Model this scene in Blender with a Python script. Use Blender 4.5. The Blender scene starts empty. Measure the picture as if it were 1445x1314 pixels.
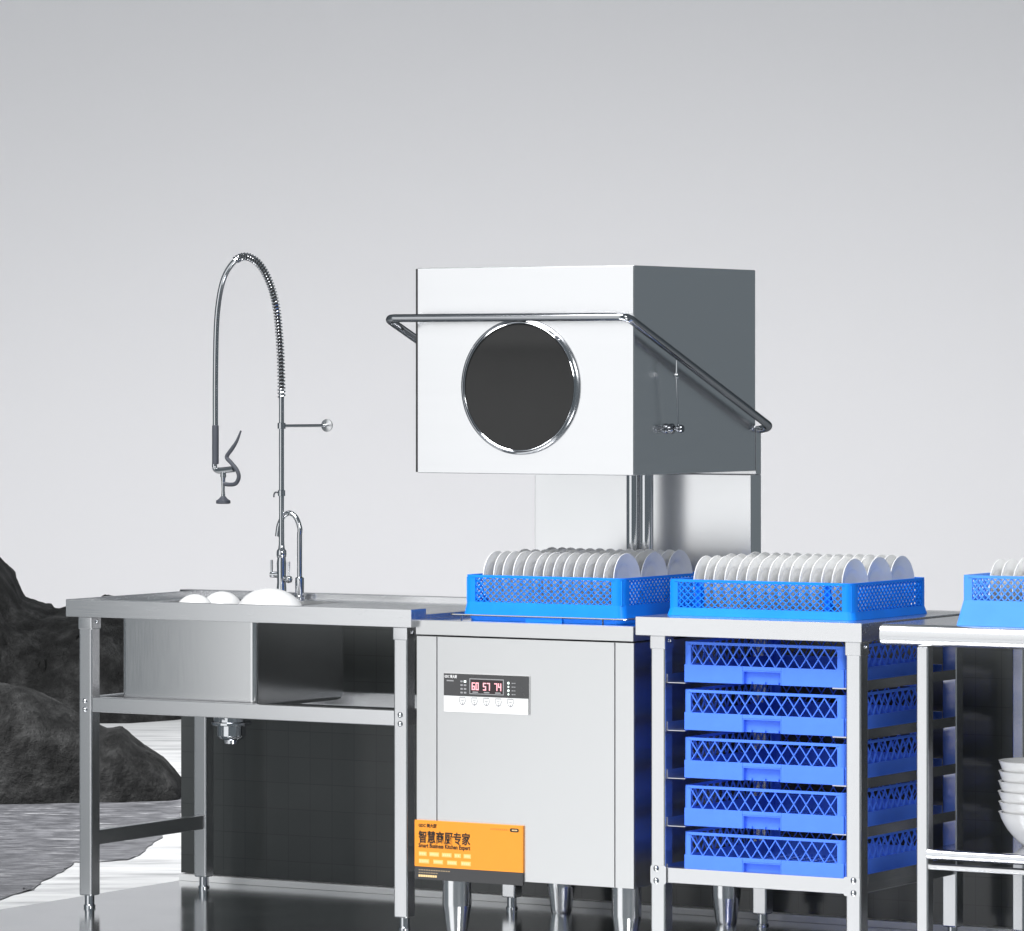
import bpy, bmesh, math, random
from mathutils import Vector, Matrix, noise
random.seed(7)
S = bpy.context.scene
COL = S.collection
PI = math.pi

# ------------------------------------------------------------------ camera
F, TH, YH = 6617.17, .5388, 526.8
CAM = Vector((6.5871, -10.5284, 1.4787))
FWD = Vector((-math.sin(TH), math.cos(TH), 0))
RGT = Vector((math.cos(TH), math.sin(TH), 0))
cd = bpy.data.cameras.new('camera'); cam = bpy.data.objects.new('camera', cd); COL.objects.link(cam)
cam.location = CAM; cam.rotation_euler = (PI / 2, 0, TH)
cd.sensor_width = 36; cd.lens = F / 1445 * 36; cd.shift_y = -(657 - YH) / 1445
cd.clip_start = .1; cd.clip_end = 300
S.camera = cam

def G(r, d, z=0.0):                       # a point d metres in front of the camera, r to the right
    p = CAM + RGT * r + FWD * d; p.z = z; return p
def ray(px, py):
    u = (px - 722.5) / F
    return RGT * u + FWD + Vector((0, 0, (YH - py) / F))
def atY(px, py, y):
    r = ray(px, py); return CAM + r * ((y - CAM.y) / r.y)
def atZ(px, py, z):
    r = ray(px, py); return CAM + r * ((z - CAM.z) / r.z)

# ------------------------------------------------------------------ materials
def newmat(name):
    m = bpy.data.materials.new(name); m.use_nodes = True
    nt = m.node_tree; return m, nt, nt.nodes['Principled BSDF']
def setp(b, **k):
    for n, v in k.items(): b.inputs[n.replace('_', ' ')].default_value = v
def noise_node(nt, scale, detail=3, rough=.5, stretch=(1, 1, 1)):
    tc = nt.nodes.new('ShaderNodeTexCoord'); mp = nt.nodes.new('ShaderNodeMapping')
    mp.inputs['Scale'].default_value = stretch
    n = nt.nodes.new('ShaderNodeTexNoise'); n.inputs['Scale'].default_value = scale
    n.inputs['Detail'].default_value = detail; n.inputs['Roughness'].default_value = rough
    nt.links.new(tc.outputs['Object'], mp.inputs[0]); nt.links.new(mp.outputs[0], n.inputs['Vector'])
    return n
def ramp(nt, src, stops):
    r = nt.nodes.new('ShaderNodeValToRGB'); e = r.color_ramp.elements
    while len(e) < len(stops): e.new(.5)
    for i, (p, c) in enumerate(stops):
        e[i].position = p; e[i].color = (*c, 1) if len(c) == 3 else c
    nt.links.new(src, r.inputs[0]); return r
def rangemap(nt, src, a, b, lo=.3, hi=.7):
    r = nt.nodes.new('ShaderNodeMapRange')
    for n, v in (('From Min', lo), ('From Max', hi), ('To Min', a), ('To Max', b)): r.inputs[n].default_value = v
    nt.links.new(src, r.inputs['Value']); return r
def bump(nt, b, src, strength, dist=.001):
    n = nt.nodes.new('ShaderNodeBump'); n.inputs['Strength'].default_value = strength; n.inputs['Distance'].default_value = dist
    nt.links.new(src, n.inputs['Height']); nt.links.new(n.outputs[0], b.inputs['Normal'])

def steel(name, col=(.80, .80, .805), r0=.2, r1=.3, stretch=(2, 2, 160), scale=6, bs=.05, edge=None):
    m, nt, b = newmat(name)
    setp(b, Metallic=1.0, Base_Color=(*col, 1))
    if edge: setp(b, Specular_Tint=(*edge, 1))
    n = noise_node(nt, scale, 4, .6, stretch)
    nt.links.new(rangemap(nt, n.outputs[0], r0, r1).outputs[0], b.inputs['Roughness'])
    if bs: bump(nt, b, n.outputs[0], bs, .0005)
    return m
def plain(name, col, rough=.4, metal=0.0, var=.0, vs=8, coat=0, spec=.5):
    m, nt, b = newmat(name)
    setp(b, Base_Color=(*col, 1), Roughness=rough, Metallic=metal, Coat_Weight=coat, Specular_IOR_Level=spec)
    n = noise_node(nt, vs, 4, .6)
    lo = tuple(c * (1 - var) for c in col); hi = tuple(min(1, c * (1 + var)) for c in col)
    if var: nt.links.new(ramp(nt, n.outputs[0], [(.3, lo), (.7, hi)]).outputs[0], b.inputs['Base Color'])
    nt.links.new(rangemap(nt, n.outputs[0], rough * .85, min(1, rough * 1.15)).outputs[0], b.inputs['Roughness'])
    return m

M = {}
M['panel'] = steel('brushed_steel_panel', (.75, .75, .75), .30, .34, (2, 2, 70), 6, .016)
M['column'] = steel('satin_steel_column', (.88, .88, .885), .28, .29, (2, 2, 20), 5, 0)
M['hood'] = steel('satin_steel_hood', (.84, .84, .85), .22, .25, (1, 1, 12), 4, .015)
M['frame'] = steel('brushed_steel_frame', (.74, .74, .75), .27, .27, (3, 3, 3), 4, 0)
M['top'] = steel('brushed_steel_top', (.76, .76, .77), .23, .28, (2, 40, 40), 5, .01)
M['deck'] = steel('polished_steel_deck', (.72, .73, .76), .07, .12, (2, 40, 2), 5, .02)
M['chrome'] = steel('polished_chrome', (.66, .67, .69), .06, .1, (1, 1, 1), 10, 0, (.35, .36, .38))
M['handle'] = steel('handle_steel', (.44, .45, .47), .1, .13, (1, 1, 1), 10, 0, (.15, .155, .165))
M['cyl'] = steel('satin_steel_foot', (.82, .82, .83), .16, .2, (1, 1, 1), 10, 0, (.4, .4, .42))
M['basin'] = steel('brushed_steel_basin', (.72, .72, .725), .17, .21, (60, 60, 2), 5, .004)
M['darkchrome'] = steel('dark_chrome', (.26, .27, .29), .1, .16, (1, 1, 1), 10, 0)
M['floor'] = steel('polished_dark_floor', (.86, .87, .88), .1, .16, (1, 1, 1), 3, .015)
M['grip'] = plain('grey_rubber_grip', (.06, .065, .08), .4, 0, .1)
M['gap_dark'] = plain('dark_gap_fill', (.012, .012, .013), .5, 0, .1)
M['glass'] = plain('black_window_glass', (.030, .030, .030), .6, 0, .02, spec=.04)
M['ceramic'] = plain('white_glazed_ceramic', (.90, .90, .895), .16, 0, .02, 14)
M['bowl'] = plain('white_glazed_bowl', (.70, .70, .70), .2, 0, .02, 14)
M['azure'] = plain('azure_plastic', (.006, .235, .93), .36, 0, .06, spec=.25)
M['sky_azure'] = plain('light_azure_plastic', (.08, .31, .94), .36, 0, .06, spec=.25)
M['royal'] = plain('royal_blue_plastic', (.085, .235, .95), .38, 0, .06, spec=.25)
M['orange'] = plain('orange_print', (.82, .29, .02), .45, 0, .02)
M['black_print'] = plain('black_print', (.015, .012, .01), .5)
M['sign_dark'] = plain('charcoal_print', (.042, .042, .044), .45)
M['cream_print'] = plain('cream_print', (.9, .62, .3), .5)
M['white_print'] = plain('white_print', (.86, .86, .86), .35)
M['grey_print'] = plain('grey_print', (.3, .3, .31), .4)
M['panel_dark'] = plain('charcoal_panel_film', (.05, .05, .052), .25)
M['screen'] = plain('dark_display_window', (.02, .012, .014), .15)
m, nt, b = newmat('lit_red_digits'); setp(b, Base_Color=(.5, .1, .12, 1), Emission_Color=(1, .60, .66, 1), Emission_Strength=1.1); M['digits'] = m
m, nt, b = newmat('lit_indicator'); setp(b, Base_Color=(.6, .7, .65, 1), Emission_Color=(.85, 1, .95, 1), Emission_Strength=.8); M['led'] = m

# glossy dark tiles of the low wall (grid of joints)
m, nt, b = newmat('dark_glazed_tiles')
tc = nt.nodes.new('ShaderNodeTexCoord'); br = nt.nodes.new('ShaderNodeTexBrick')
mp = nt.nodes.new('ShaderNodeMapping'); mp.inputs['Rotation'].default_value = (PI / 2, 0, 0)
nt.links.new(tc.outputs['Object'], mp.inputs[0]); nt.links.new(mp.outputs[0], br.inputs['Vector'])
br.offset = 0; br.inputs['Scale'].default_value = 1; br.inputs['Brick Width'].default_value = .075; br.inputs['Row Height'].default_value = .075
br.inputs['Mortar Size'].default_value = .0011; br.inputs['Color1'].default_value = (.058, .062, .062, 1)
br.inputs['Color2'].default_value = (.062, .066, .066, 1); br.inputs['Mortar'].default_value = (.047, .050, .050, 1)
nt.links.new(br.outputs[0], b.inputs['Base Color']); setp(b, Roughness=.16, Specular_IOR_Level=.5)
n = noise_node(nt, 5, 2); bump(nt, b, n.outputs[0], .06, .002); M['tile'] = m

# rock
m, nt, b = newmat('dark_wet_rock')
n = noise_node(nt, 4, 9, .65); n2 = noise_node(nt, 26, 6, .7)
r1 = ramp(nt, n.outputs[0], [(.34, (.014, .014, .014)), (.48, (.034, .034, .034)), (.6, (.075, .075, .075)), (.74, (.15, .15, .15))])
nt.links.new(r1.outputs[0], b.inputs['Base Color']); setp(b, Roughness=.8, Specular_IOR_Level=.3)
mx = nt.nodes.new('ShaderNodeMath'); mx.operation = 'ADD'
nt.links.new(n.outputs[0], mx.inputs[0]); nt.links.new(n2.outputs[0], mx.inputs[1]); bump(nt, b, mx.outputs[0], 1.0, .12); M['rock'] = m

# milky sea, ripple shading put into the colour as well as the bumps
m, nt, b = newmat('milky_rippled_sea')
n = noise_node(nt, 2.2, 6, .65); n2 = noise_node(nt, 1.3, 6, .62)
mapn = [x for x in nt.nodes if x.type == 'MAPPING']
for x in mapn: x.inputs['Rotation'].default_value = (0, 0, TH); x.vector_type = 'TEXTURE'; x.inputs['Scale'].default_value = (1.6, .3, 1)
r1 = ramp(nt, n2.outputs[0], [(.32, (.42, .42, .43)), (.46, (.74, .74, .745)), (.6, (.88, .88, .88))])
nt.links.new(r1.outputs[0], b.inputs['Base Color']); setp(b, Roughness=.4, Specular_IOR_Level=.3); bump(nt, b, n.outputs[0], .35, .03); M['sea'] = m

# pool: rock reflection and ripple shading put into the colour, a few foam streaks
m, nt, b = newmat('painted_reflection_pool')
n = noise_node(nt, 6, 7, .7); n2 = noise_node(nt, 2.2, 5, .65)
x = [x for x in nt.nodes if x.type == 'MAPPING']
x[0].inputs['Rotation'].default_value = (0, 0, TH); x[0].vector_type = 'TEXTURE'; x[0].inputs['Scale'].default_value = (1, .5, 1)
x[1].inputs['Rotation'].default_value = (0, 0, TH); x[1].vector_type = 'TEXTURE'; x[1].inputs['Scale'].default_value = (1.3, .28, 1)
r1 = ramp(nt, n.outputs[0], [(.3, (.055, .055, .062)), (.5, (.17, .17, .185)), (.7, (.38, .38, .405))])
r2 = ramp(nt, n2.outputs[0], [(.59, (0, 0, 0)), (.66, (1, 1, 1))])
mi = nt.nodes.new('ShaderNodeMixRGB'); mi.inputs['Color2'].default_value = (.8, .8, .82, 1)
nt.links.new(r2.outputs[0], mi.inputs['Fac']); nt.links.new(r1.outputs[0], mi.inputs['Color1'])
nt.links.new(mi.outputs[0], b.inputs['Base Color']); setp(b, Roughness=.3, Specular_IOR_Level=.3); bump(nt, b, n.outputs[0], .5, .05); M['pool'] = m
M['sky'] = plain('pale_sky_backdrop', (.815, .805, .82), 1.0, 0, 0, 1, spec=0)

# ------------------------------------------------------------------ mesh helpers
def box(bm, x0, x1, y0, y1, z0, z1, bev=.0015, seg=2):
    t = bmesh.new(); bmesh.ops.create_cube(t, size=1)
    for v in t.verts: v.co = Vector(((x0 + x1) / 2 + v.co.x * (x1 - x0), (y0 + y1) / 2 + v.co.y * (y1 - y0), (z0 + z1) / 2 + v.co.z * (z1 - z0)))
    if bev: bmesh.ops.bevel(t, geom=t.edges[:], offset=min(bev, abs(x1 - x0) * .45, abs(y1 - y0) * .45, abs(z1 - z0) * .45), segments=seg, profile=.5, affect='EDGES')
    me = bpy.data.meshes.new('tmp'); t.to_mesh(me); t.free(); bm.from_mesh(me); bpy.data.meshes.remove(me)
def tube(bm, pts, r, seg=12, caps=True, closed=False):
    pts = [Vector(p) for p in pts]; n = len(pts); rings = []
    rr = r if isinstance(r, (list, tuple)) else [r] * n
    t0 = (pts[1] - pts[0]).normalized()
    u = t0.orthogonal().normalized()
    for i, p in enumerate(pts):
        if closed: t = (pts[(i + 1) % n] - pts[i - 1]).normalized()
        else: t = (pts[min(i + 1, n - 1)] - pts[max(i - 1, 0)]).normalized()
        u = (u - t * u.dot(t)).normalized(); w = t.cross(u)
        rings.append([bm.verts.new(p + (u * math.cos(2 * PI * k / seg) + w * math.sin(2 * PI * k / seg)) * rr[i]) for k in range(seg)])
    for i in range(n if closed else n - 1):
        a, c = rings[i], rings[(i + 1) % n]
        for k in range(seg): bm.faces.new((a[k], a[(k + 1) % seg], c[(k + 1) % seg], c[k]))
    if caps and not closed: bm.faces.new(rings[0][::-1]); bm.faces.new(rings[-1])
def lathe(bm, prof, origin=(0, 0, 0), axis=(0, 0, 1), seg=32):
    ax = Vector(axis).normalized(); u = ax.orthogonal().normalized(); w = ax.cross(u); o = Vector(origin); rings = []
    for r, h in prof:
        if r < 1e-6: rings.append([bm.verts.new(o + ax * h)])
        else: rings.append([bm.verts.new(o + ax * h + (u * math.cos(2 * PI * k / seg) + w * math.sin(2 * PI * k / seg)) * r) for k in range(seg)])
    for a, c in zip(rings, rings[1:]):
        for k in range(seg):
            q = (k + 1) % seg
            if len(a) == 1 and len(c) == 1: continue
            if len(a) == 1: bm.faces.new((a[0], c[q], c[k]))
            elif len(c) == 1: bm.faces.new((a[k], a[q], c[0]))
            else: bm.faces.new((a[k], a[q], c[q], c[k]))
def fillet(pts, r, n=8):
    pts = [Vector(p) for p in pts]; out = [pts[0]]
    for a, b_, c in zip(pts, pts[1:], pts[2:]):
        d1 = (a - b_).normalized(); d2 = (c - b_).normalized(); p1 = b_ + d1 * r; p2 = b_ + d2 * r
        for k in range(n + 1):
            t = k / n; out.append(p1 * (1 - t) ** 2 + b_ * 2 * t * (1 - t) + p2 * t * t)
    return out + [pts[-1]]
def spline(pts, n=10):
    pts = [Vector(p) for p in pts]; P = [pts[0] * 2 - pts[1]] + pts + [pts[-1] * 2 - pts[-2]]; out = []
    for i in range(1, len(P) - 2):
        for k in range(n):
            t = k / n; a, b_, c, d = P[i - 1:i + 3]
            out.append(.5 * ((2 * b_) + (c - a) * t + (2 * a - 5 * b_ + 4 * c - d) * t * t + (3 * b_ - a - 3 * c + d) * t ** 3))
    return out + [pts[-1]]
def rrect(x0, x1, y0, y1, r, n=5):
    o = []
    for cx, cy, a in ((x1 - r, y1 - r, 0), (x0 + r, y1 - r, 90), (x0 + r, y0 + r, 180), (x1 - r, y0 + r, 270)):
        for k in range(n + 1):
            t = math.radians(a + 90 * k / n); o.append((cx + r * math.cos(t), cy + r * math.sin(t)))
    return o
def loft(bm, loops, cap0=False, cap1=False):
    R = [[bm.verts.new(p) for p in l] for l in loops]
    for a, c in zip(R, R[1:]):
        for k in range(len(a)): q = (k + 1) % len(a); bm.faces.new((a[k], a[q], c[q], c[k]))
    if cap0: bm.faces.new(R[0][::-1])
    if cap1: bm.faces.new(R[-1])
def obj(name, bm, mat, parent=None, smooth=True, ang=35):
    bmesh.ops.recalc_face_normals(bm, faces=bm.faces[:])
    me = bpy.data.meshes.new(name); bm.to_mesh(me); bm.free()
    me.materials.append(M[mat] if isinstance(mat, str) else mat)
    if smooth:
        for p in me.polygons: p.use_smooth = True
        me.set_sharp_from_angle(angle=math.radians(ang))
    o = bpy.data.objects.new(name, me); COL.objects.link(o)
    if parent: o.parent = parent
    if smooth: wn = o.modifiers.new('weighted_normal', 'WEIGHTED_NORMAL'); wn.keep_sharp = True; wn.weight = 80
    return o
def tag(o, label, cat, group=None):
    o['label'] = label; o['category'] = cat
    if group: o['group'] = group
    return o
def thing(name, label, cat, loc=(0, 0, 0), group=None):
    o = bpy.data.objects.new(name, None); COL.objects.link(o); o.location = loc; o.empty_display_size = .1
    return tag(o, label, cat, group)
def kids(o): return [c for c in bpy.data.objects if c.parent == o]
def dup(o, parent=None):
    c = o.copy(); COL.objects.link(c); c.parent = parent
    for k in kids(o): dup(k, c)
    return c
def quick(name, mat, parent, *boxes, bev=.0015):
    bm = bmesh.new()
    for q in boxes: box(bm, *q, bev=bev)
    return obj(name, bm, mat, parent)
def text(name, body, size, x, y, z, mat, parent, off=0.0, width=None, align='LEFT', depth=.0004):
    cu = bpy.data.curves.new(name, 'FONT'); cu.body = body; cu.size = size; cu.align_x = align; cu.offset = off; cu.extrude = depth
    cu.resolution_u = 2
    t = bpy.data.objects.new(name, cu); COL.objects.link(t)
    dg = bpy.context.evaluated_depsgraph_get(); me = bpy.data.meshes.new_from_object(t.evaluated_get(dg))
    bpy.data.objects.remove(t); bpy.data.curves.remove(cu)
    xs = [v.co.x for v in me.vertices]; w = max(xs) - min(xs); x0 = min(xs)
    k = (width / w) if width else 1
    for v in me.vertices: v.co = Vector(((v.co.x - x0) * k, v.co.z * -1, v.co.y))
    me.materials.clear(); me.materials.append(M[mat])
    o = bpy.data.objects.new(name, me); COL.objects.link(o); o.location = (x, y, z); o.parent = parent
    return o
def bolt(parent, x, y, z, ax=(0, -1, 0), r=.0062):
    bm = bmesh.new(); lathe(bm, [(r * 1.25, 0), (r * 1.25, .0012), (r, .002), (r * .8, .0045), (r * .4, .006), (0, .0064)], (x, y, z), ax, 14)
    return obj('bolt', bm, 'chrome', parent)

# ------------------------------------------------------------------ setting
bm = bmesh.new(); box(bm, -1.262, 4.2, -3.2, .76, -.06, 0, bev=.002)
o = obj('floor', bm, 'floor'); o['kind'] = 'structure'
SEA = -1.8
bm = bmesh.new()
bm.faces.new([bm.verts.new(G(r, d, SEA)) for r, d in ((-24, 3), (24, 3), (24, 62), (-24, 62))])
o = obj('water', bm, 'sea'); o['kind'] = 'structure'
edge = [(-90, 1281), (0, 1268), (29, 1260), (38, 1251), (48, 1253), (62, 1242), (84, 1231), (96, 1223), (107, 1217), (153, 1216), (179, 1213), (203, 1202), (222, 1185), (251, 1156), (258, 1143), (300, 1116), (240, 1090), (100, 1100), (-90, 1105)]
bm = bmesh.new(); P = []
for i, p in enumerate(edge):
    a = atZ(*p, SEA + .006); c = atZ(*edge[(i + 1) % len(edge)], SEA + .006); k = 7 if i < 14 else 1
    for j in range(k):
        q = a.lerp(c, j / k)
        if k > 1: q += FWD * (noise.noise(q * 4) * .22) + RGT * (noise.noise(q * 7 + Vector((9, 0, 0))) * .03)
        P.append(q)
bm.faces.new([bm.verts.new(q) for q in P]); bmesh.ops.triangulate(bm, faces=bm.faces[:])
o = obj('reflection_pool', bm, 'pool'); o['kind'] = 'structure'
bm = bmesh.new(); q = [(-22, SEA - .5), (22, SEA - .5), (22, 12), (-22, 12)]
bm.faces.new([bm.verts.new(G(r, 60, z)) for r, z in q]); o = obj('sky', bm, 'sky'); o['kind'] = 'structure'

def rock(name, prof, d0, depth, label, base_px, seed, amp, step=.022):
    """a boulder ridge: prof = (px, py) crest line seen from the front, turned into a rounded solid"""
    k = d0 / F; pts = []
    prof = [((x - 722.5) * k, CAM.z + (YH - y) * k) for x, y in prof]
    r0, r1 = prof[0][0], prof[-1][0]; nu = int((r1 - r0) / step) + 1; nv = 84
    bm = bmesh.new(); rows = []; off = Vector((seed * 13.1, seed * 7.7, 0))
    def H(r):
        for (a, za), (c, zc) in zip(prof, prof[1:]):
            if a <= r <= c:
                t = (r - a) / (c - a); return za + (zc - za) * t
        return prof[-1][1]
    for i in range(nu + 1):
        r = r0 + (r1 - r0) * i / nu; h = max(.02, H(r) - SEA); row = []
        for j in range(nv + 1):
            a = PI * j / nv; fx = -math.cos(a); hz = math.sin(a) ** .62
            p = G(r, d0 + fx * depth * (.45 + .55 * min(1, h / 1.0)), SEA - .12 + (h + .12) * hz)
            s = p * 1.0 + off
            rid = noise.ridged_multi_fractal(s * .9, .95, 2.1, 7, 1.0, 2.0) * .38
            vd = noise.voronoi(s * 3.1)[0]; rid += (vd[1] - vd[0]) * .45
            vd = noise.voronoi(s * 8.3 + Vector((3, 1, 2)))[0]; rid += (vd[1] - vd[0]) * .2 + noise.noise(s * 21) * .05
            dirv = (FWD * fx * .8 + Vector((0, 0, .25)) + RGT * noise.noise(s * 2.3) * .9)
            p += dirv * (rid - .72) * amp * min(1, hz * 1.6)
            row.append(bm.verts.new(p))
        rows.append(row)
    for a, c in zip(rows, rows[1:]):
        for j in range(nv): bm.faces.new((a[j], a[j + 1], c[j + 1], c[j]))
    bm.faces.new(rows[0]); bm.faces.new(rows[-1][::-1]); bmesh.ops.triangulate(bm, faces=bm.faces[:])
    return tag(obj(name, bm, 'rock', None, True, 32), label, 'rock')
rock('sea_rock', [(-190, 700), (-100, 720), (-40, 752), (0, 790), (22, 822), (32, 842), (48, 850), (75, 860), (110, 852), (150, 840), (205, 862), (260, 925), (300, 1010)], 45.5, 1.6,
     'taller dark rock at the left edge rising above the steel sink table', 1000, 1, .34)
rock('sea_rock', [(-170, 930), (-60, 950), (0, 965), (45, 972), (85, 992), (115, 1010), (150, 1026), (172, 1024), (196, 1045), (225, 1062), (243, 1078), (255, 1098), (264, 1132)], 36.4, .9,
     'lower rounded dark rock by the grey pool, seen behind the sink table legs', 1128, 2, .22)

W0, W1 = -1.262, 4.2
wall = thing('low_wall', 'low dark glossy tiled wall standing behind the steel tables', 'wall', (W0, .72, 0))
bm = bmesh.new(); box(bm, 0, W1 - W0, 0, .04, .022, .834, bev=0); obj('tiled_face', bm, 'tile', wall)
bm = bmesh.new(); box(bm, -.002, W1 - W0, -.004, .042, .834, .848, bev=.001); obj('coping', bm, 'darkchrome', wall)
bm = bmesh.new(); box(bm, 0, W1 - W0, -.012, .04, 0, .019, bev=.002); obj('skirting', bm, 'white_print', wall)

# ------------------------------------------------------------------ legs shared by the tables
def leg(parent, x0, y0, ztop, w=.0425, bolts=(), collar=True, zb=.034, bevel=.005):
    bm = bmesh.new(); box(bm, x0, x0 + w, y0, y0 + w, zb, ztop, bev=bevel, seg=3); l = obj('leg', bm, 'frame', parent)
    if collar:
        bm = bmesh.new(); box(bm, x0 - .0022, x0 + w + .0022, y0 - .0022, y0 + w + .0022, ztop - .036, ztop + .0, bev=.004); obj('collar', bm, 'frame', l)
        bolt(l, x0 + w + .0022, y0 + w / 2, ztop - .014, (1, 0, 0), .005)
    bm = bmesh.new(); c = (x0 + w / 2, y0 + w / 2, 0)
    lathe(bm, [(0, 0), (.0155, 0), (.0165, .003), (.0165, .007), (.0135, .0085), (.0135, .034), (0, .034)], c, seg=20); obj('foot', bm, 'chrome', l)
    for z in bolts: bolt(l, x0 + w / 2, y0, z)
    return l

# ------------------------------------------------------------------ sink table
T = thing('sink_table', 'stainless steel sink table with a deep basin and square legs', 'sink table')
X0, X1, YF, YB = -1.127, .001, -.03, .62
ZT, ZF = .854, .8062
quick('table_top', 'top', T, (X0, X1, YF, YF + .018, ZF, ZT), (X0, X1, YB - .018, YB, ZF, ZT), (X0, X0 + .018, YF + .018, YB - .018, ZF, ZT), (X1 - .018, X1, YF + .018, .045, ZF, ZT), (X1 - .018, X1, .0455, YB - .018, ZF, .838),
      (X0 + .018, -.998, YF + .018, YB - .018, .832, .838), (-.546, X1 - .018, YF + .018, YB - .018, .832, .838), (-.998, -.546, YF + .018, .047, .832, .838), (-.998, -.546, .503, YB - .018, .832, .838))
bm = bmesh.new(); bx0, bx1, by0, by1, bz = -.995, -.549, .05, .5, .566
L = []
for k, z in ((0, .838), (0, bz + .012), (.004, bz + .004), (.012, bz)): L.append([Vector((x, y, z)) for x, y in rrect(bx0 + k, bx1 - k, by0 + k, by1 - k, .016)])
for k, z in ((.012, bz + .002), (.005, bz + .006), (.002, bz + .014), (.002, .838)): L.append([Vector((x, y, z)) for x, y in rrect(bx0 + k, bx1 - k, by0 + k, by1 - k, .016)])
loft(bm, L[:4], False, True); loft(bm, L[4:], True, False); obj('basin', bm, 'basin', T)
bm = bmesh.new(); dc = (-.7835, .28, 0)
lathe(bm, [(0, bz - .001), (.058, bz - .001), (.058, bz - .012), (.05, bz - .03), (.05, .507), (.044, .503), (.040, .5), (.040, .47), (.034, .462), (.022, .458), (.020, .448), (0, .448)], dc, seg=36)
lathe(bm, [(.0535, .509), (.056, .507), (.056, .501), (.0535, .499)], dc, seg=36); obj('drain', bm, 'chrome', T)
bm = bmesh.new()
for i in range(14): x = -.975 + i * .0312; tube(bm, [(x, .054, .795), (x, .496, .795)], .0028, 6)
for y in (.06, .2, .35, .49): tube(bm, [(-.993, y, .79), (-.551, y, .79)], .003, 6)
obj('drainer_grate', bm, 'chrome', T)
LX = (-1.0995, -.0697)
for x in LX:
    leg(T, x, -.006, ZF, bolts=(.5725, .549)); leg(T, x, .55, ZF)
a, c = LX[0] + .0425, LX[1]
quick('rail', 'frame', T, (a, c, -.003, .027, .5425, .5835), bev=.003)
quick('rail', 'frame', T, (a, c, .555, .585, .5425, .5835), bev=.003)
for x in LX:
    quick('rail', 'frame', T, (x + .006, x + .0365, .0365, .55, .5425, .5835), bev=.003)
    quick('rail', 'frame', T, (x + .006, x + .0365, .0365, .55, .172, .2125), bev=.003)

# ------------------------------------------------------------------ dishwasher
D = thing('hood_dishwasher', 'stainless steel hood dishwasher with raised white hood and round window', 'dishwasher')
W = .66
bm = bmesh.new(); box(bm, 0.0, W, .004, .63, .1506, .784, bev=.002); body = obj('body', bm, 'frame', D)
quick('front_panel', 'panel', body, (.0645, .6022, -.002, .004, .1506, .7835), bev=.0012)
quick('front_post', 'panel', body, (0, .0618, -.002, .004, .1506, .7835), bev=.0012)
quick('front_post', 'panel', body, (.6049, W, -.002, .004, .1506, .7835), bev=.0012)
bm = bmesh.new(); box(bm, -.001, W + .001, -.006, .63, .7875, .8256, bev=.002); deck = obj('top_deck', bm, 'panel', D)
quick('deck_plate', 'deck', deck, (.006, .654, .004, .625, .8256, .8262), bev=0)
bm = bmesh.new(); zr = .8415
tube(bm, fillet([(.085, .42, zr), (.085, .03, zr), (.62, .03, zr), (.62, .42, zr)], .008, 5), .0024, 8)
for x, y in ((.12, .03), (.55, .03), (.085, .2), (.62, .2), (.085, .4), (.62, .4)): tube(bm, [(x, y, .8255), (x, y, zr)], .0022, 8)
obj('guide_rail', bm, 'chrome', deck)
bm = bmesh.new(); box(bm, -.016, W, .64, .70, .826, 1.205, bev=.002); box(bm, -.016, W, .67, .70, 1.2052, 1.335, bev=.002); obj('rear_column', bm, 'column', D)
for x in (.3475, .3885):
    bm = bmesh.new(); tube(bm, [(x, .55, .8264), (x, .55, 1.2145)], .0185, 28); obj('guide_post', bm, 'chrome', D)
for x, y in ((.1, .04), (.615, .04), (.107, .575), (.62, .575)):
    bm = bmesh.new(); lathe(bm, [(0, .0), (.026, 0), (.028, .004), (.0295, .012), (.0375, .07), (.0385, .075), (.0385, .1505), (0, .1505)], (x, y, 0), seg=48); obj('foot', bm, 'cyl', D)
HZ0, HZ1, HD = 1.2151, 1.757, .667
bm = bmesh.new(); box(bm, .0, W, .0015, HD, HZ0, HZ1, bev=.0025); hood = obj('hood', bm, 'hood', D)
quick('front_panel', 'hood', hood, (.0042, W - .001, -.0035, .0015, HZ0 + .001, HZ1 - .001), bev=.001)
quick('dark_edge_strip', 'gap_dark', hood, (-.0025, .0036, -.002, .0013, HZ0 + .002, HZ1 - .002), bev=.0005)  # dark strip stands in for the shaded gap beside the front panel
wc = (.3215, 0, 1.4435)
bm = bmesh.new(); lathe(bm, [(.1775, .0035), (.1775, .010), (.1755, .0145), (.172, .016), (.1705, .013), (.1705, .009), (.1695, .013), (.1675, .0145), (.1655, .013), (.1655, .0075)], wc, (0, -1, 0), 96); obj('window_ring', bm, 'chrome', hood)
bm = bmesh.new(); lathe(bm, [(.1658, .0036), (.1658, .0095), (.160, .0105), (0, .0105)], wc, (0, -1, 0), 96); obj('window_glass', bm, 'glass', hood)
bm = bmesh.new(); hx, hy, hz, ex, ez = .0345, -.095, 1.6235, .6956, 1.333
tube(bm, fillet([(.01, ex, ez - .003), (-hx, ex, ez), (-hx, hy, hz), (W + hx - .002, hy, hz), (W + hx - .002, ex, ez), (W - .012, ex, ez - .008)], .026, 8), 0.0106, 20); handle = obj('handle', bm, 'handle', D)
bm = bmesh.new(); sx = W + .0325
tube(bm, [(sx, .169, 1.512), (sx, .167, 1.472)], .0032, 10); tube(bm, [(sx, .167, 1.472), (sx - .004, .184, 1.336)], .0026, 10)
lathe(bm, [(0, -.008), (.006, -.006), (.0078, 0), (.006, .006), (0, .008)], (sx, .167, 1.472), (0, 0, 1), 14); obj('strut', bm, 'chrome', handle)
bm = bmesh.new(); tube(bm, [(W, .184, 1.334), (W + .042, .184, 1.334)], .0055, 12)
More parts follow.
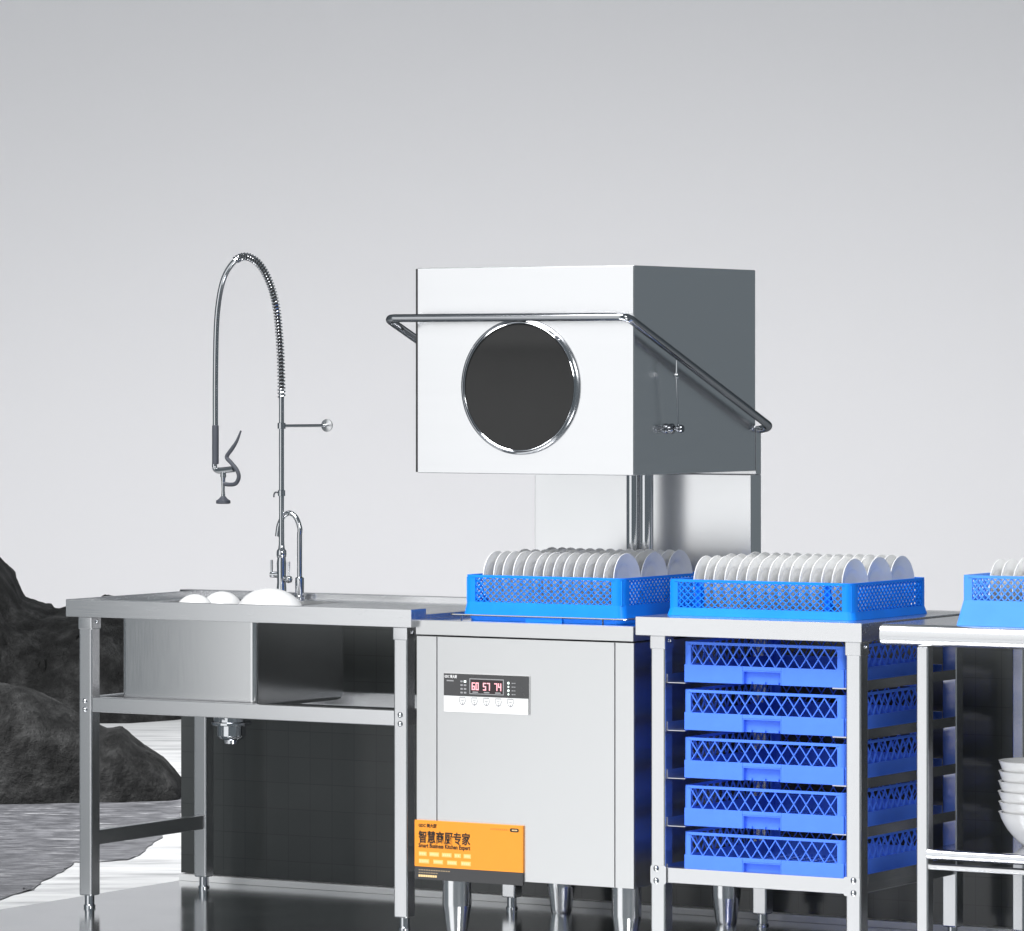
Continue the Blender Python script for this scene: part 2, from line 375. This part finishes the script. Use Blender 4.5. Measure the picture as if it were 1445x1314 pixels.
lathe(bm, [(0, 0), (.012, 0), (.014, .006), (.014, .012), (.008, .016)], (W, .184, 1.334), (1, 0, 0), 18)
lathe(bm, [(.004, .026), (.010, .028), (.011, .036), (.009, .042), (0, .044)], (W, .184, 1.334), (1, 0, 0), 18); obj('strut_pivot', bm, 'darkchrome', handle)

# control panel with its lettering
CP = quick('control_panel', 'white_print', body, (.0874, .3482, -.0055, -.002, .5872, .688), bev=.0005)
quick('dark_film', 'panel_dark', CP, (.0874, .3465, -.0062, -.0055, .6295, .688), bev=0)
quick('edge_strip', 'panel_dark', CP, (.3467, .3485, -.0065, -.0055, .587, .688), bev=0)
yd = -.0062
fr = quick('display', 'grey_print', CP, (.167, .272, yd - .0006, yd, .6355, .677), bev=0)
quick('display_window', 'screen', CP, (.1695, .2695, yd - .001, yd - .0006, .638, .6745), bev=0)
SEG = {'0': 'abcdef', '1': 'bc', '2': 'abged', '4': 'fgbc', '5': 'afgcd', '6': 'afgedc', '7': 'abc'}
def digit(bm, ch, x, z, w=.0095, h=.02, t=.0028):
    P_ = {'a': (x, x + w, z + h - t, z + h), 'd': (x, x + w, z, z + t), 'g': (x, x + w, z + h / 2 - t / 2, z + h / 2 + t / 2),
          'f': (x, x + t, z + h / 2, z + h), 'e': (x, x + t, z, z + h / 2), 'b': (x + w - t, x + w, z + h / 2, z + h), 'c': (x + w - t, x + w, z, z + h / 2)}
    for i, s in enumerate(SEG[ch]):
        q = P_[s]; box(bm, q[0], q[1], yd - .0016 - i * .00003, yd - .001, q[2], q[3], bev=0)
for k, s in enumerate(('60', '57', '74')):
    bm = bmesh.new()
    for j, ch in enumerate(s): digit(bm, ch, .1745 + k * .0345 + j * .0118, .6465)
    obj('digits', bm, 'digits', CP, False)
bm = bmesh.new()
for k in range(3): box(bm, .177 + k * .0345, .194 + k * .0345, yd - .0014, yd - .001, .6395, .6425, bev=0)
obj('display_caption', bm, 'grey_print', CP)
bm = bmesh.new()
for r in range(4):
    z = .668 - r * .0098
    for x, w in ((.139, .007), (.1495, .0075)): box(bm, x, x + w, yd - .0005, yd, z - .0022, z + .0022, bev=0)
    for x, w in ((.296, .006), (.3035, .004)): box(bm, x, x + w, yd - .0005, yd, z - .0012, z + .0012, bev=0)
obj('panel_print', bm, 'grey_print', CP)
for r in range(4):
    bm = bmesh.new(); lathe(bm, [(.0035 - .0008 * (r % 2), 0), (.003 - .0008 * (r % 2), .0006), (0, .0006)], (.286, yd, .668 - r * .0098), (0, -1, 0), 12); obj('indicator_light', bm, 'led', CP)
quick('indicator_light', 'led', CP, (.150, .157, yd - .0009, yd - .0006, .665, .671), bev=0)
text('maker_lettering', 'GDC 美大厨', .009, .090, yd - .0003, .6765, 'white_print', CP, .0001, .038)
bm = bmesh.new(); box(bm, .0965, .118, yd - .0005, yd, .667, .6705, bev=0); obj('maker_caption', bm, 'grey_print', CP)
ICON = [(-.0085, .0095), (.0085, .0095), (.0092, .0), (.0055, -.0075), (0, -.0105), (-.0055, -.0075), (-.0092, .0)]
for k in range(5):
    cx, cz = .1445 + k * .0368, .6165
    bm = bmesh.new(); tube(bm, [(cx + x, -.0056, cz + z) for x, z in ICON], .0011, 6, closed=True)
    box(bm, cx - .0045, cx + .0045, -.0061, -.0055, cz + .001, cz + .0028, bev=0); box(bm, cx - .0035 + k * .001, cx + .0035, -.0061, -.0055, cz - .0035, cz - .002, bev=0)
    lathe(bm, [(.0022, 0), (.002, .0006), (0, .0006)], (cx, -.0055, cz - .0075), (0, -1, 0), 10)
    obj('button_icon', bm, 'grey_print', CP)

# orange sign stuck on the front
SG = quick('sign_panel', 'orange', body, (-.0022, .331, -.0085, -.0024, .1745, .297), bev=.0005)
quick('sign_band', 'sign_dark', SG, (-.0022, .331, -.0085, -.0024, .1408, .1743), bev=.0005)
ys = -.0089
text('sign_lettering', '智慧商厨专家', .034, .0105, ys, .2405, 'black_print', SG, .0006, .160)
text('sign_lettering', 'Smart Business Kitchen Expert', .0155, .0105, ys, .2255, 'black_print', SG, .0003, .160)
text('maker_lettering', 'GDC 美大厨', .011, .0105, ys, .2795, 'black_print', SG, .0002, .056)
bm = bmesh.new()
for z, row in ((.2085, (.024, .030, .030, .020, .022)), (.189, (.032, .030, .030, .030))):
    x = .0115
    for w in row: box(bm, x, x + w, ys, -.0084, z - .0055, z + .0055, bev=.0002); x += w + (.163 - sum(row)) / (len(row) - 1) * .94
obj('sign_tags', bm, plain('pale_orange_print', (.95, .55, .16), .5), SG)
bm = bmesh.new()
for z, row in ((.2085, (.024, .030, .030, .020, .022)), (.189, (.032, .030, .030, .030))):
    x = .0115
    for w in row:
        n_ = int(w / .007)
        for j in range(n_): box(bm, x + .003 + j * (w - .005) / n_, x + .003 + j * (w - .005) / n_ + .0048, ys - .0004, ys, z - .0027, z + .0027, bev=0)
        x += w + (.163 - sum(row)) / (len(row) - 1) * .94
obj('tag_lettering', bm, 'cream_print', SG)
bm = bmesh.new()
for j in range(13): box(bm, .011 + j * .0076, .0165 + j * .0076, ys, -.0084, .1645, .1672, bev=0)
for j in range(8): box(bm, .011 + j * .0076, .0165 + j * .0076, ys, -.0084, .1575, .1598, bev=0)
obj('band_lettering', bm, plain('dim_cream_print', (.35, .26, .16), .5), SG)
bm = bmesh.new()
for j in range(8): box(bm, .0105 + j * .0072, .0166 + j * .0072, ys, -.0084, .1475, .1532, bev=0)
obj('band_lettering', bm, 'cream_print', SG)
bm = bmesh.new(); pts = [Vector((x, ys, z)) for x, z in rrect(.292, .319, .2795, .289, .0045)]
loft(bm, [pts, [p + Vector((0, .0004, 0)) for p in pts]], True, True); obj('sign_badge', bm, 'black_print', SG)
bm = bmesh.new()
for j in range(4): box(bm, .2985 + j * .0042, .3015 + j * .0042, ys - .0004, ys - .0001, .2825, .286, bev=0)
obj('badge_lettering', bm, 'cream_print', SG)
bm = bmesh.new()
for j in range(9): box(bm, .232 + j * .006, .2365 + j * .006, ys, -.0084, .2825, .2865, bev=0)
obj('sign_caption', bm, plain('ochre_print', (.6, .23, .03), .5), SG)

# ------------------------------------------------------------------ rack table
R = thing('rack_table', 'stainless steel rack table holding five crates on slide rails', 'rack table')
RX0, RX1 = .6795, 1.329
quick('table_top', 'top', R, (RX0, RX1, YF, YB, ZF, ZT), bev=.002)
RL = (.7115, 1.2715)
for x in RL:
    leg(R, x, -.006, ZF); leg(R, x, .55, ZF)
    for y0 in (.0365,):
        quick('rail', 'frame', R, (x + .006, x + .0365, y0, .55, .172, .2095), bev=.003)
a, c = RL[0] + .0425, RL[1]
quick('rail', 'frame', R, (a, c, -.003, .027, .172, .2115), bev=.003)
quick('rail', 'frame', R, (a, c, .555, .585, .172, .2115), bev=.003)
for x in (RL[0] - .0008, RL[1] - .0065):
    bm = bmesh.new(); pts = [Vector((px_, -.0062, pz_)) for px_, pz_ in rrect(x + .002, x + .0475, .168, .216, .006)]
    loft(bm, [[p + Vector((0, -.0025, 0)) for p in pts], pts], True, False); cp = obj('corner_plate', bm, 'frame', R)
    bx_ = x + (.019 if x < 1 else .030)
    bolt(cp, bx_, -.0087, .208); bolt(cp, bx_, -.0087, .1765)
quick('bracket', 'frame', R, (RL[1] - .012, RL[1] + .041, .547, .5495, .199, .215), bev=.001); bolt(R, RL[1] + .022, .547, .207)
CZ = [.6878 - .1226 * k for k in range(4)] + [.2005]
for z in CZ:
    quick('slide_rail', 'frame', R, (RL[0] + .0428, RL[0] + .0448, .004, .548, z - .0035, z + .0195), (RL[0] + .0448, RL[0] + .096, .004, .548, z - .0035, z - .0015), bev=.0005)
    quick('slide_rail', 'frame', R, (RL[1] + .0385, RL[1] + .0405, .0385, .548, z - .006, z + .0195), (RL[1] - .06, RL[1] + .0385, .0385, .548, z - .0055, z - .0015), bev=.0005)

for z in CZ[:4]: quick('cross_rail', 'frame', R, (RL[0] + .0425, RL[1], .552, .566, z + .005, z + .031), bev=.001)

# ------------------------------------------------------------------ shelf table at the right edge
H = thing('shelf_table', 'stainless steel table with a lower shelf at the right edge', 'table')
SX0, SX1 = 1.3775, 2.75
bm = bmesh.new(); prof = []
for k in range(9):
    t = -PI / 2 + PI * k / 8; prof.append((YF + .02 - .02 * math.cos(t), .8275 + .0265 * math.sin(t)))
prof += [(YB, ZT), (YB, .80)]
loft(bm, [[Vector((x, y, z)) for y, z in prof] for x in (SX0, SX1)], True, True); obj('table_top', bm, 'frame', H)
for x in (1.467, 2.60):
    leg(H, x, -.006, .80, w=.033, collar=False, bevel=.005); leg(H, x, .56, .80, w=.033, collar=False, bevel=.005)
bm = bmesh.new(); prof = [(.575, .2985), (-.004, .2985)]
for k in range(7):
    t = PI / 2 + PI * k / 6; prof.append((-.010 + .012 * math.cos(t), .2865 + .012 * math.sin(t)))
prof += [(-.006, .2715), (.575, .2715)]
loft(bm, [[Vector((x, y, z)) for y, z in prof] for x in (1.503, 2.60)], True, True); obj('shelf', bm, 'deck', H)
bm = bmesh.new(); prof = []
for k in range(9):
    t = -PI / 2 + 2 * PI * k / 9; prof.append((.0 + .012 * math.cos(t), .2545 + .0085 * math.sin(t)))
loft(bm, [[Vector((x, y, z)) for y, z in prof] for x in (1.503, 2.60)], True, True); obj('shelf_lip', bm, 'frame', H)

# ------------------------------------------------------------------ crates
def lattice(bm, o, ux, u0, u1, v0, v1, pitch, slope, nrm, t=.0016, th=.0022):
    o, ux, nrm = Vector(o), Vector(ux), Vector(nrm)
    hgt = (v1 - v0); run = hgt * slope
    for s in (1, -1):
        k0 = int((-run) / pitch) - 1; k1 = int((u1 - u0 + run) / pitch) + 1
        for k in range(k0, k1 + 1):
            a = u0 + k * pitch; c = a + s * run; va, vc = v0, v1
            for lim, side in ((u0, 0), (u1, 1)):
                for e in (0, 1):
                    pass
            if (a < u0 and c < u0) or (a > u1 and c > u1): continue
            def clip(p, q, vp, vq):
                if p < u0: vp += (vq - vp) * (u0 - p) / (q - p); p = u0
                if p > u1: vp += (vq - vp) * (u1 - p) / (q - p); p = u1
                return p, vp
            a2, va2 = clip(a, c, va, vc); c2, vc2 = clip(c, a, vc, va)
            if abs(a2 - c2) < 1e-4: continue
            p = o + ux * a2 + Vector((0, 0, va2)); q = o + ux * c2 + Vector((0, 0, vc2))
            d = (q - p).normalized(); w = d.cross(nrm).normalized() * t; h = nrm * (th if s > 0 else th * .86)
            vs = [bm.verts.new(z) for z in (p - w - h, p + w - h, p + w + h, p - w + h, q - w - h, q + w - h, q + w + h, q - w + h)]
            for f in ((0, 1, 5, 4), (1, 2, 6, 5), (2, 3, 7, 6), (3, 0, 4, 7)): bm.faces.new([vs[i] for i in f])
def make_crate(label, group, mat, loc, w, d, h, band, pitch, slope, bar, notch=False, pockets=False, flare=.006, foot=0, post=.022, cr=.016):
    c = thing('dish_crate', label, 'crate', loc, group)
    rim = .007
    # base: band round the foot, slightly flared, and the floor grid
    bm = bmesh.new(); th = .006
    def ring(x0, x1, y0, y1, z0, z1, f):
        lo = rrect(x0 - f, x1 + f, y0 - f, y1 + f, cr + .002); hi = rrect(x0, x1, y0, y1, cr)
        li = rrect(x0 - f + th, x1 + f - th, y0 - f + th, y1 + f - th, cr - .004); hn = rrect(x0 + th, x1 - th, y0 + th, y1 - th, cr - .005)
        L_ = [[Vector((x, y, z)) for x, y in q] for q, z in ((lo, z0), (hi, z1), (hn, z1), (li, z0), (lo, z0))]
        loft(bm, L_)
    if notch:
        a, e = w * .37, w * .61; nz = band * .78
        for p in ((0.004, a, 0, th, 0, band), (e, w - .004, 0, th, 0, band), (a, e, 0, th, nz, band), (a, e, .012, .016, 0, nz), (a - .0, a + .003, .0005, .014, 0, nz), (e - .003, e, .0005, .014, 0, nz), (a, e, .0005, .013, nz - .003, nz),
                  (0, th, .006, d - .006, 0, band), (w - th, w, .006, d - .006, 0, band), (.004, w - .004, d - th, d, 0, band)): box(bm, *p, bev=.0012)
    else: ring(0, w, 0, d, 0, band, flare)
    n_ = 12
    for i in range(1, n_): box(bm, w * i / n_ - .002, w * i / n_ + .002, .005, d - .005, .001, .006, bev=0)
    for i in range(1, n_): box(bm, .005, w - .005, d * i / n_ - .002, d * i / n_ + .002, .0015, .0055, bev=0)
    obj('base', bm, mat, c)
    if foot:
        bm = bmesh.new(); ring(.004, w - .004, .004, d - .004, -foot, .003, -.003); box(bm, w * .39, w * .62, .0005, .003, -foot, .001, bev=.0005); obj('foot_band', bm, mat, c)
    bm = bmesh.new(); o_ = rrect(0, w, 0, d, cr); i_ = rrect(.006, w - .006, .006, d - .006, cr - .005)
    loft(bm, [[Vector((x, y, z)) for x, y in q] for q, z in ((o_, h - rim), (o_, h), (i_, h), (i_, h - rim), (o_, h - rim))]); obj('rim', bm, mat, c)
    for px_ in (0, 1):
        for py_ in (0, 1):
            x0 = 0 if px_ == 0 else w - post; y0 = 0 if py_ == 0 else d - post
            bm = bmesh.new(); cx_, cy_ = (cr, w - cr)[px_], (cr, d - cr)[py_]
            sx_, sy_ = (-1, 1)[px_], (-1, 1)[py_]; pts = []
            for k in range(7):
                t = PI / 2 * k / 6; pts.append((cx_ + sx_ * cr * math.cos(t), cy_ + sy_ * cr * math.sin(t)))
            outer = [(pts[0][0], cy_ - sy_ * (post - cr))] + pts + [(cx_ - sx_ * (post - cr), pts[-1][1])]
            inn = [(x - sx_ * .005 if i == 0 else x, y) for i, (x, y) in enumerate(outer)]
            inner = [(cx_ - sx_ * (post - cr), pts[-1][1] - sy_ * .005), (pts[0][0] - sx_ * .005, pts[-1][1] - sy_ * .005), (pts[0][0] - sx_ * .005, cy_ - sy_ * (post - cr))]
            q = outer + inner
            loft(bm, [[Vector((x, y, z)) for x, y in q] for z in (band - .001, h - rim + .001)], True, True); obj('corner_post', bm, mat, c)
    v0, v1 = band - .001, h - rim + .001
    for o_, ux, ln, nrm in (((0, .003, 0), (1, 0, 0), w, (0, 1, 0)), ((0, d - .003, 0), (1, 0, 0), w, (0, 1, 0)), ((.003, 0, 0), (0, 1, 0), d, (1, 0, 0)), ((w - .003, 0, 0), (0, 1, 0), d, (1, 0, 0))):
        bm = bmesh.new(); lattice(bm, o_, ux, post, ln - post, v0, v1, pitch, slope, nrm, bar)
        obj('lattice_wall', bm, mat, c, False)
    if pockets:                                            # inner uprights of the double wall near the corners
        for x in (.075, w - .085):
            bm = bmesh.new(); box(bm, x, x + .018, .0075, .03, band - .002, h - .006, bev=.002); obj('inner_upright', bm, mat, c)
    return c
c0 = None; ORD = ('topmost', 'second from the top', 'middle', 'second from the bottom', 'lowest')
for k, z in enumerate(CZ):
    lab = f'{ORD[k]} royal blue lattice crate of the five in the steel rack'
    if c0 is None: c0 = make_crate(lab, 'blue crates in the steel rack', 'royal', (.797, .012, z), .464, .5, .1035, .045, .0348, .0348 / .05, .0011, notch=True); c0.location.z = z; cc = c0
    else: cc = dup(c0); cc.location.z = z; cc['label'] = lab
GC = 'plate crates on the table tops'
make_crate('azure blue crate of white plates on top of the hood dishwasher', GC, 'azure', (.116, .05, .843), .482, .455, .1035, .033, .0186, 1.15, .00105, foot=.0165, post=.034, cr=.022)
make_crate('blue crate of white plates on top of the rack table', GC, 'azure', (.722, .065, .8545), .533, .43, .0935, .021, .0196, 1.15, .00105, pockets=True, flare=.006, post=.03, cr=.02)
make_crate('light azure crate of plates on the table at the right edge', GC, 'sky_azure', (1.583, .01, .8545), .5, .45, .1245, .063, .0175, .95, .0013, flare=.014, post=.03, cr=.02)

# ------------------------------------------------------------------ plates
RP = .0725
bm = bmesh.new()
lathe(bm, [(0, .0), (.03, 0), (.036, .001), (.0375, .0035), (.052, .009), (.066, .0145), (RP, .0175), (RP + .0003, .0185), (RP - .0006, .0195), (.064, .0168), (.047, .0115), (.0445, .0095), (.038, .0062), (.03, .0055), (0, .0055)], (0, 0, 0), (1, 0, 0), 40)
p0 = obj('plate', bm, 'ceramic'); used = [False]
NTH = ['first', 'second', 'third', 'fourth', 'fifth', 'sixth', 'seventh', 'eighth', 'ninth', 'tenth', 'eleventh', 'twelfth', 'thirteenth', 'fourteenth', 'fifteenth', 'sixteenth']
def put_plate(x, y, z, tilt, lab, grp):
    o = p0 if not used[0] else p0.copy()
    if used[0]: COL.objects.link(o)
    used[0] = True; o.location = (x, y, z); o.rotation_euler = (0, -tilt + random.uniform(-.022, .022), random.uniform(-.02, .02)); tag(o, lab, 'plate', grp)
def plates(x0, x1, n, ys_, z, where, grp, frm='right', stag=(0, 0, 0)):
    for r, y in enumerate(ys_):
        row = ('front', 'middle', 'back')[r]
        for i in range(n):
            x = x0 + (x1 - x0) * i / (n - 1) + stag[r] + random.uniform(-.0013, .0013)
            k = n - 1 - i if frm == 'right' else i
            pos = f'{NTH[k]} white plate from the {frm}' if k else f'{frm}most white plate'
            put_plate(x, y, z + random.uniform(-.001, .001), .03, f'{pos}, {row} row, {where}', grp)
plates(.150, .545, 14, (.135, .28, .42), .935, 'crate on the dishwasher', 'plates in the crate on the dishwasher')
plates(.775, 1.205, 15, (.145, .28, .415), .9345, 'crate on the rack table', 'plates in the crate on the rack table')
plates(1.640, 2.04, 14, (.085, .23, .375), .944, 'crate at the right edge', 'plates in the crate at the right edge', 'left')

# ------------------------------------------------------------------ bowls
def bowl_bm(r, h, t=.004, ft=.44):
    bm = bmesh.new(); pr = [(0, .002), (r * (ft - .06), .002), (r * (ft - .04), 0), (r * ft, 0), (r * (ft + .02), .003)] if ft > .3 else [(0, .003)]; e = 1 - ft - .02
    PF = ((.1, .17), (.2, .32), (.32, .47), (.45, .62), (.6, .75), (.78, .885), (1, 1)) if ft > .3 else [(1 - math.cos(k / 10 * PI / 2), math.sin(k / 10 * PI / 2)) for k in range(1, 11)]
    for hh, q in PF: pr.append((r * (ft + .02 + e * q), .003 + (h - .003) * hh))
    pr += [(r + .0012, h + .001), (r - t * .5, h + .0014)]
    for hh, q in list(PF)[::-1]: pr.append((max(0, r * (ft + e * q) - t), .007 + (h - .007) * hh))
    pr.append((0, .007)); lathe(bm, pr, seg=56); return bm
BO = ['bottom', 'second from the bottom', 'third from the bottom', 'fourth from the bottom', 'fifth from the bottom', 'top']
b0 = obj('bowl', bowl_bm(.105, .083), 'bowl'); b0.location = (1.712, .2, .2992)
for k in range(6):
    o = b0 if k == 0 else b0.copy()
    if k: COL.objects.link(o)
    o.location = (1.712 + random.uniform(-.001, .001), .2, .2995 + k * .0256); tag(o, f'{BO[k]} white bowl in the stack on the lower shelf', 'bowl', 'bowls stacked on the lower shelf')
SB = 'bowls lying in the sink'
o = obj('bowl', bowl_bm(.096, .08, .004, -.02), 'bowl'); o.rotation_euler = (PI - .08, .1, 0); o.location = (-.620, .25, .888); tag(o, 'largest white bowl upside down in the sink under the faucets', 'bowl', SB)
o = obj('bowl', bowl_bm(.056, .058, .003, -.02), 'bowl'); o.rotation_euler = (PI, .06, 0); o.location = (-.849, .2, .868); tag(o, 'smaller white bowl upside down at the left end of the sink', 'bowl', SB)
o = obj('bowl', bowl_bm(.06, .06, .003, -.02), 'bowl'); o.rotation_euler = (PI, -.08, 0); o.location = (-.866, .345, .870); tag(o, 'middle sized white bowl upside down in the sink, between the other two', 'bowl', SB)

# ------------------------------------------------------------------ faucets
A = thing('pre_rinse_faucet', 'tall chrome pre-rinse faucet with a spring hose arching over the sink', 'faucet', (atY(397.3, 700, .56).x, .56, .8545))
dx, dy, dz = A.location
def loc(px, py, y=.56): p = atY(px, py, y); return Vector((p.x - dx, p.y - dy, p.z - dz))
bm = bmesh.new(); lathe(bm, [(0, -.0160), (.020, -.0160), (.020, -.012), (.0138, -.010), (.0138, .015), (.0125, .03), (.0135, .085), (.0118, .1), (.0135, .104), (.0142, .112), (.0135, .121), (.0095, .126), (.0078, .14), (.0074, .21), (0, .21)], (0, 0, .0), seg=28); obj('body', bm, 'chrome', A)
ztop = loc(398, 560).z
bm = bmesh.new(); tube(bm, [(0, 0, .2), (0, 0, ztop + .02)], .0072, 18)
for z, r in ((loc(398, 601).z, .0115), (loc(397, 696).z, .0105)): lathe(bm, [(.007, -.009), (r, -.008), (r, .008), (.007, .009)], (0, 0, z), seg=20)
obj('riser', bm, 'chrome', A)
path = [loc(*p) for p in ((397.5, 562), (397, 530), (396, 500), (394, 470), (391, 440), (386, 415), (378, 393), (369, 377), (359, 367), (346, 362), (333, 367), (321, 382), (313, 402), (308, 430), (305.5, 460), (304.5, 500), (304, 550), (304, 602))]
pth = spline(path, 14); cut = int(len(pth) * .595)
bm = bmesh.new(); tube(bm, pth[cut - 4:], .0078, 14); obj('hose', bm, 'chrome', A)
bm = bmesh.new(); tube(bm, pth[:cut - 3], .0068, 14); obj('hose', bm, 'gap_dark', A)  # hose blackened inside the spring so the coil gaps look shaded
def helix(pth, n, R_, wire, seg=9):
    L_ = [0]
    for a, c in zip(pth, pth[1:]): L_.append(L_[-1] + (c - a).length)
    out = []; tot = n * seg; j = 0
    for i in range(tot + 1):
        s = i / tot; s = L_[-1] * (1.12 * s - .12 * s * s)
        while j < len(L_) - 2 and L_[j + 1] < s: j += 1
        f = (s - L_[j]) / max(1e-9, L_[j + 1] - L_[j]); p = pth[j].lerp(pth[j + 1], f); t = (pth[j + 1] - pth[j]).normalized()
        u = Vector((0, 1, 0)); u = (u - t * u.dot(t)).normalized(); w = t.cross(u); a = 2 * PI * i / seg
        out.append(p + (u * math.cos(a) + w * math.sin(a)) * R_)
    return out
bm = bmesh.new(); tube(bm, helix(pth[:cut], 54, .0101, .0016), .0019, 6); obj('spring', bm, 'chrome', A)
g = [loc(304, 600), loc(304, 655)]
bm = bmesh.new(); tube(bm, [g[0], g[0].lerp(g[1], .03), g[1].lerp(g[0], .03), g[1]], [.0085, .0098, .0098, .0088], 18); gun = obj('spray_handle', bm, 'grip', A)
bm = bmesh.new(); q = [loc(303, 652), loc(303, 660), loc(308, 664), loc(330, 662)]
tube(bm, spline(q, 5), [.0075] * 10 + [.009] * 6, 16)
lathe(bm, [(0, 0), (.0075, .003), (.0085, .02), (.006, .03), (.0045, .06), (.006, .078), (0, .079)][::-1], loc(315, 662), (0, 0, -1), 18); obj('spray_valve', bm, 'chrome', gun)
bm = bmesh.new(); lathe(bm, [(0, -.0), (.006, .0), (.0125, .008), (.0205, .013), (.021, .021), (.016, .0225), (0, .022)], loc(315, 700), (0, 0, -1), 24); obj('spray_head', bm, 'grip', gun)
bm = bmesh.new(); lev = spline([loc(340, 608), loc(334, 623), loc(327, 634), loc(320, 645), loc(326, 653), loc(334, 663), loc(337, 673), loc(333, 682), loc(325, 684), loc(316, 683)], 5)
n_ = len(lev); tube(bm, lev, [.0026 + .0034 * min(1, i / (n_ * .2)) for i in range(n_)], 10); obj('spray_lever', bm, 'grip', gun)
bm = bmesh.new(); zb = loc(398, 601).z; yend = .2245
tube(bm, [(.006, 0, zb), (.006, yend, zb - .001)], .0042, 12); obj('wall_bracket', bm, 'chrome', A)
bm = bmesh.new(); lathe(bm, [(0, 0), (.0175, 0), (.0185, .003), (.0185, .006), (.006, .008), (0, .008)], (.006, yend + .006, zb - .001), (0, -1, 0), 32); obj('bracket_flange', bm, 'top', A)
bm = bmesh.new(); zh = loc(397, 696).z; tube(bm, spline([(-.004, 0, zh), (-.02, 0, zh + .002), (-.0255, 0, zh - .004), (-.0265, 0, zh - .012)], 5), .0024, 8); obj('hook', bm, 'darkchrome', A)
bm = bmesh.new(); tube(bm, [(-.008, 0, .052), (-.034, -.006, .052)], [.0095, .0075], 16); tube(bm, [(-.030, -.005, .054), (-.031, -.005, .094)], [.0032, .004], 10); obj('lever', bm, 'chrome', A)
bm = bmesh.new(); tube(bm, [(.008, 0, .04), (.026, -.004, .04)], [.006, .006], 14); lathe(bm, [(0, -.011), (.009, -.008), (.0112, 0), (.009, .008), (0, .011)], (.027, -.004, .04), (0, 0, 1), 16); tube(bm, [(.027, -.004, .048), (.028, -.004, .09)], [.0028, .0036], 10); obj('lever', bm, 'chrome', A)

B = thing('gooseneck_faucet', 'short chrome gooseneck faucet beside the tall spring faucet', 'faucet', (atY(422.8, 800, .57).x, .57, .8545))
dx, dy, dz = B.location
bm = bmesh.new(); lathe(bm, [(0, -.016), (.0165, -.016), (.0165, -.008), (.0125, -.006), (.0125, .044), (.0075, .047), (0, .047)], (0, 0, 0), seg=24); obj('body', bm, 'chrome', B)
bm = bmesh.new(); sp = [Vector((0, 0, .04)), Vector((0, 0, .12)), Vector((0, 0, .165))] + [loc(p, q, .57) for p, q in ((423, 745), (418, 731), (409, 724), (400, 729), (394, 741), (391.5, 757))]
tube(bm, spline(sp, 7), .0072, 16); obj('spout', bm, 'chrome', B)

# ------------------------------------------------------------------ light
w = bpy.data.worlds.new('World'); S.world = w; w.use_nodes = True
bg = w.node_tree.nodes['Background']; bg.inputs[0].default_value = (.80, .93, 1.02, 1); bg.inputs[1].default_value = .178
def area(name, loc_, target, sx_, sy_, power, spread=180, col=(1, 1, 1)):
    l = bpy.data.lights.new(name, 'AREA'); l.shape = 'RECTANGLE'; l.size = sx_; l.size_y = sy_; l.energy = power; l.color = col; l.spread = math.radians(spread)
    o = bpy.data.objects.new(name, l); COL.objects.link(o); o.location = loc_
    o.rotation_euler = (Vector(target) - Vector(loc_)).to_track_quat('-Z', 'Y').to_euler(); return o
mid = Vector((.25, .1, .9)); fd = Vector((-.513, -.858, 0))
area('softbox_front', mid + fd * 6.5 + Vector((1.2, 0, .95)), mid + Vector((.3, 0, .2)), 4.4, 4.8, 67)
area('fill_overhead', (-.3, -2.6, 5.2), (.3, .1, .8), 3, 2.4, 470)  # unseen lamp added to brighten plates, bowls and crates
area('fill_right', (6.2, -5.2, 4.2), (.4, .1, .9), 2.2, 2.2, 165)  # added fill, brightens the plate faces turned right
area('sea_fill', G(-9, 31, 10), G(-3, 38, SEA), 7, 7, 1420, 100)  # unseen lamp added to whiten the sea and light the rocks
area('backdrop_fill', G(-1.5, 48.2, -1.7), G(-1.5, 60, -.1), 36, .8, 2560)  # hidden strip added to grade the backdrop from below

# ------------------------------------------------------------------ render settings
S.view_settings.view_transform = 'Standard'; S.view_settings.look = 'None'; S.view_settings.gamma = 1; S.view_settings.exposure = 0
S.view_settings.use_curve_mapping = False
S.render.engine = 'CYCLES'; S.cycles.use_denoising = True
S.cycles.max_bounces = 10; S.cycles.glossy_bounces = 6; S.cycles.sample_clamp_indirect = 6
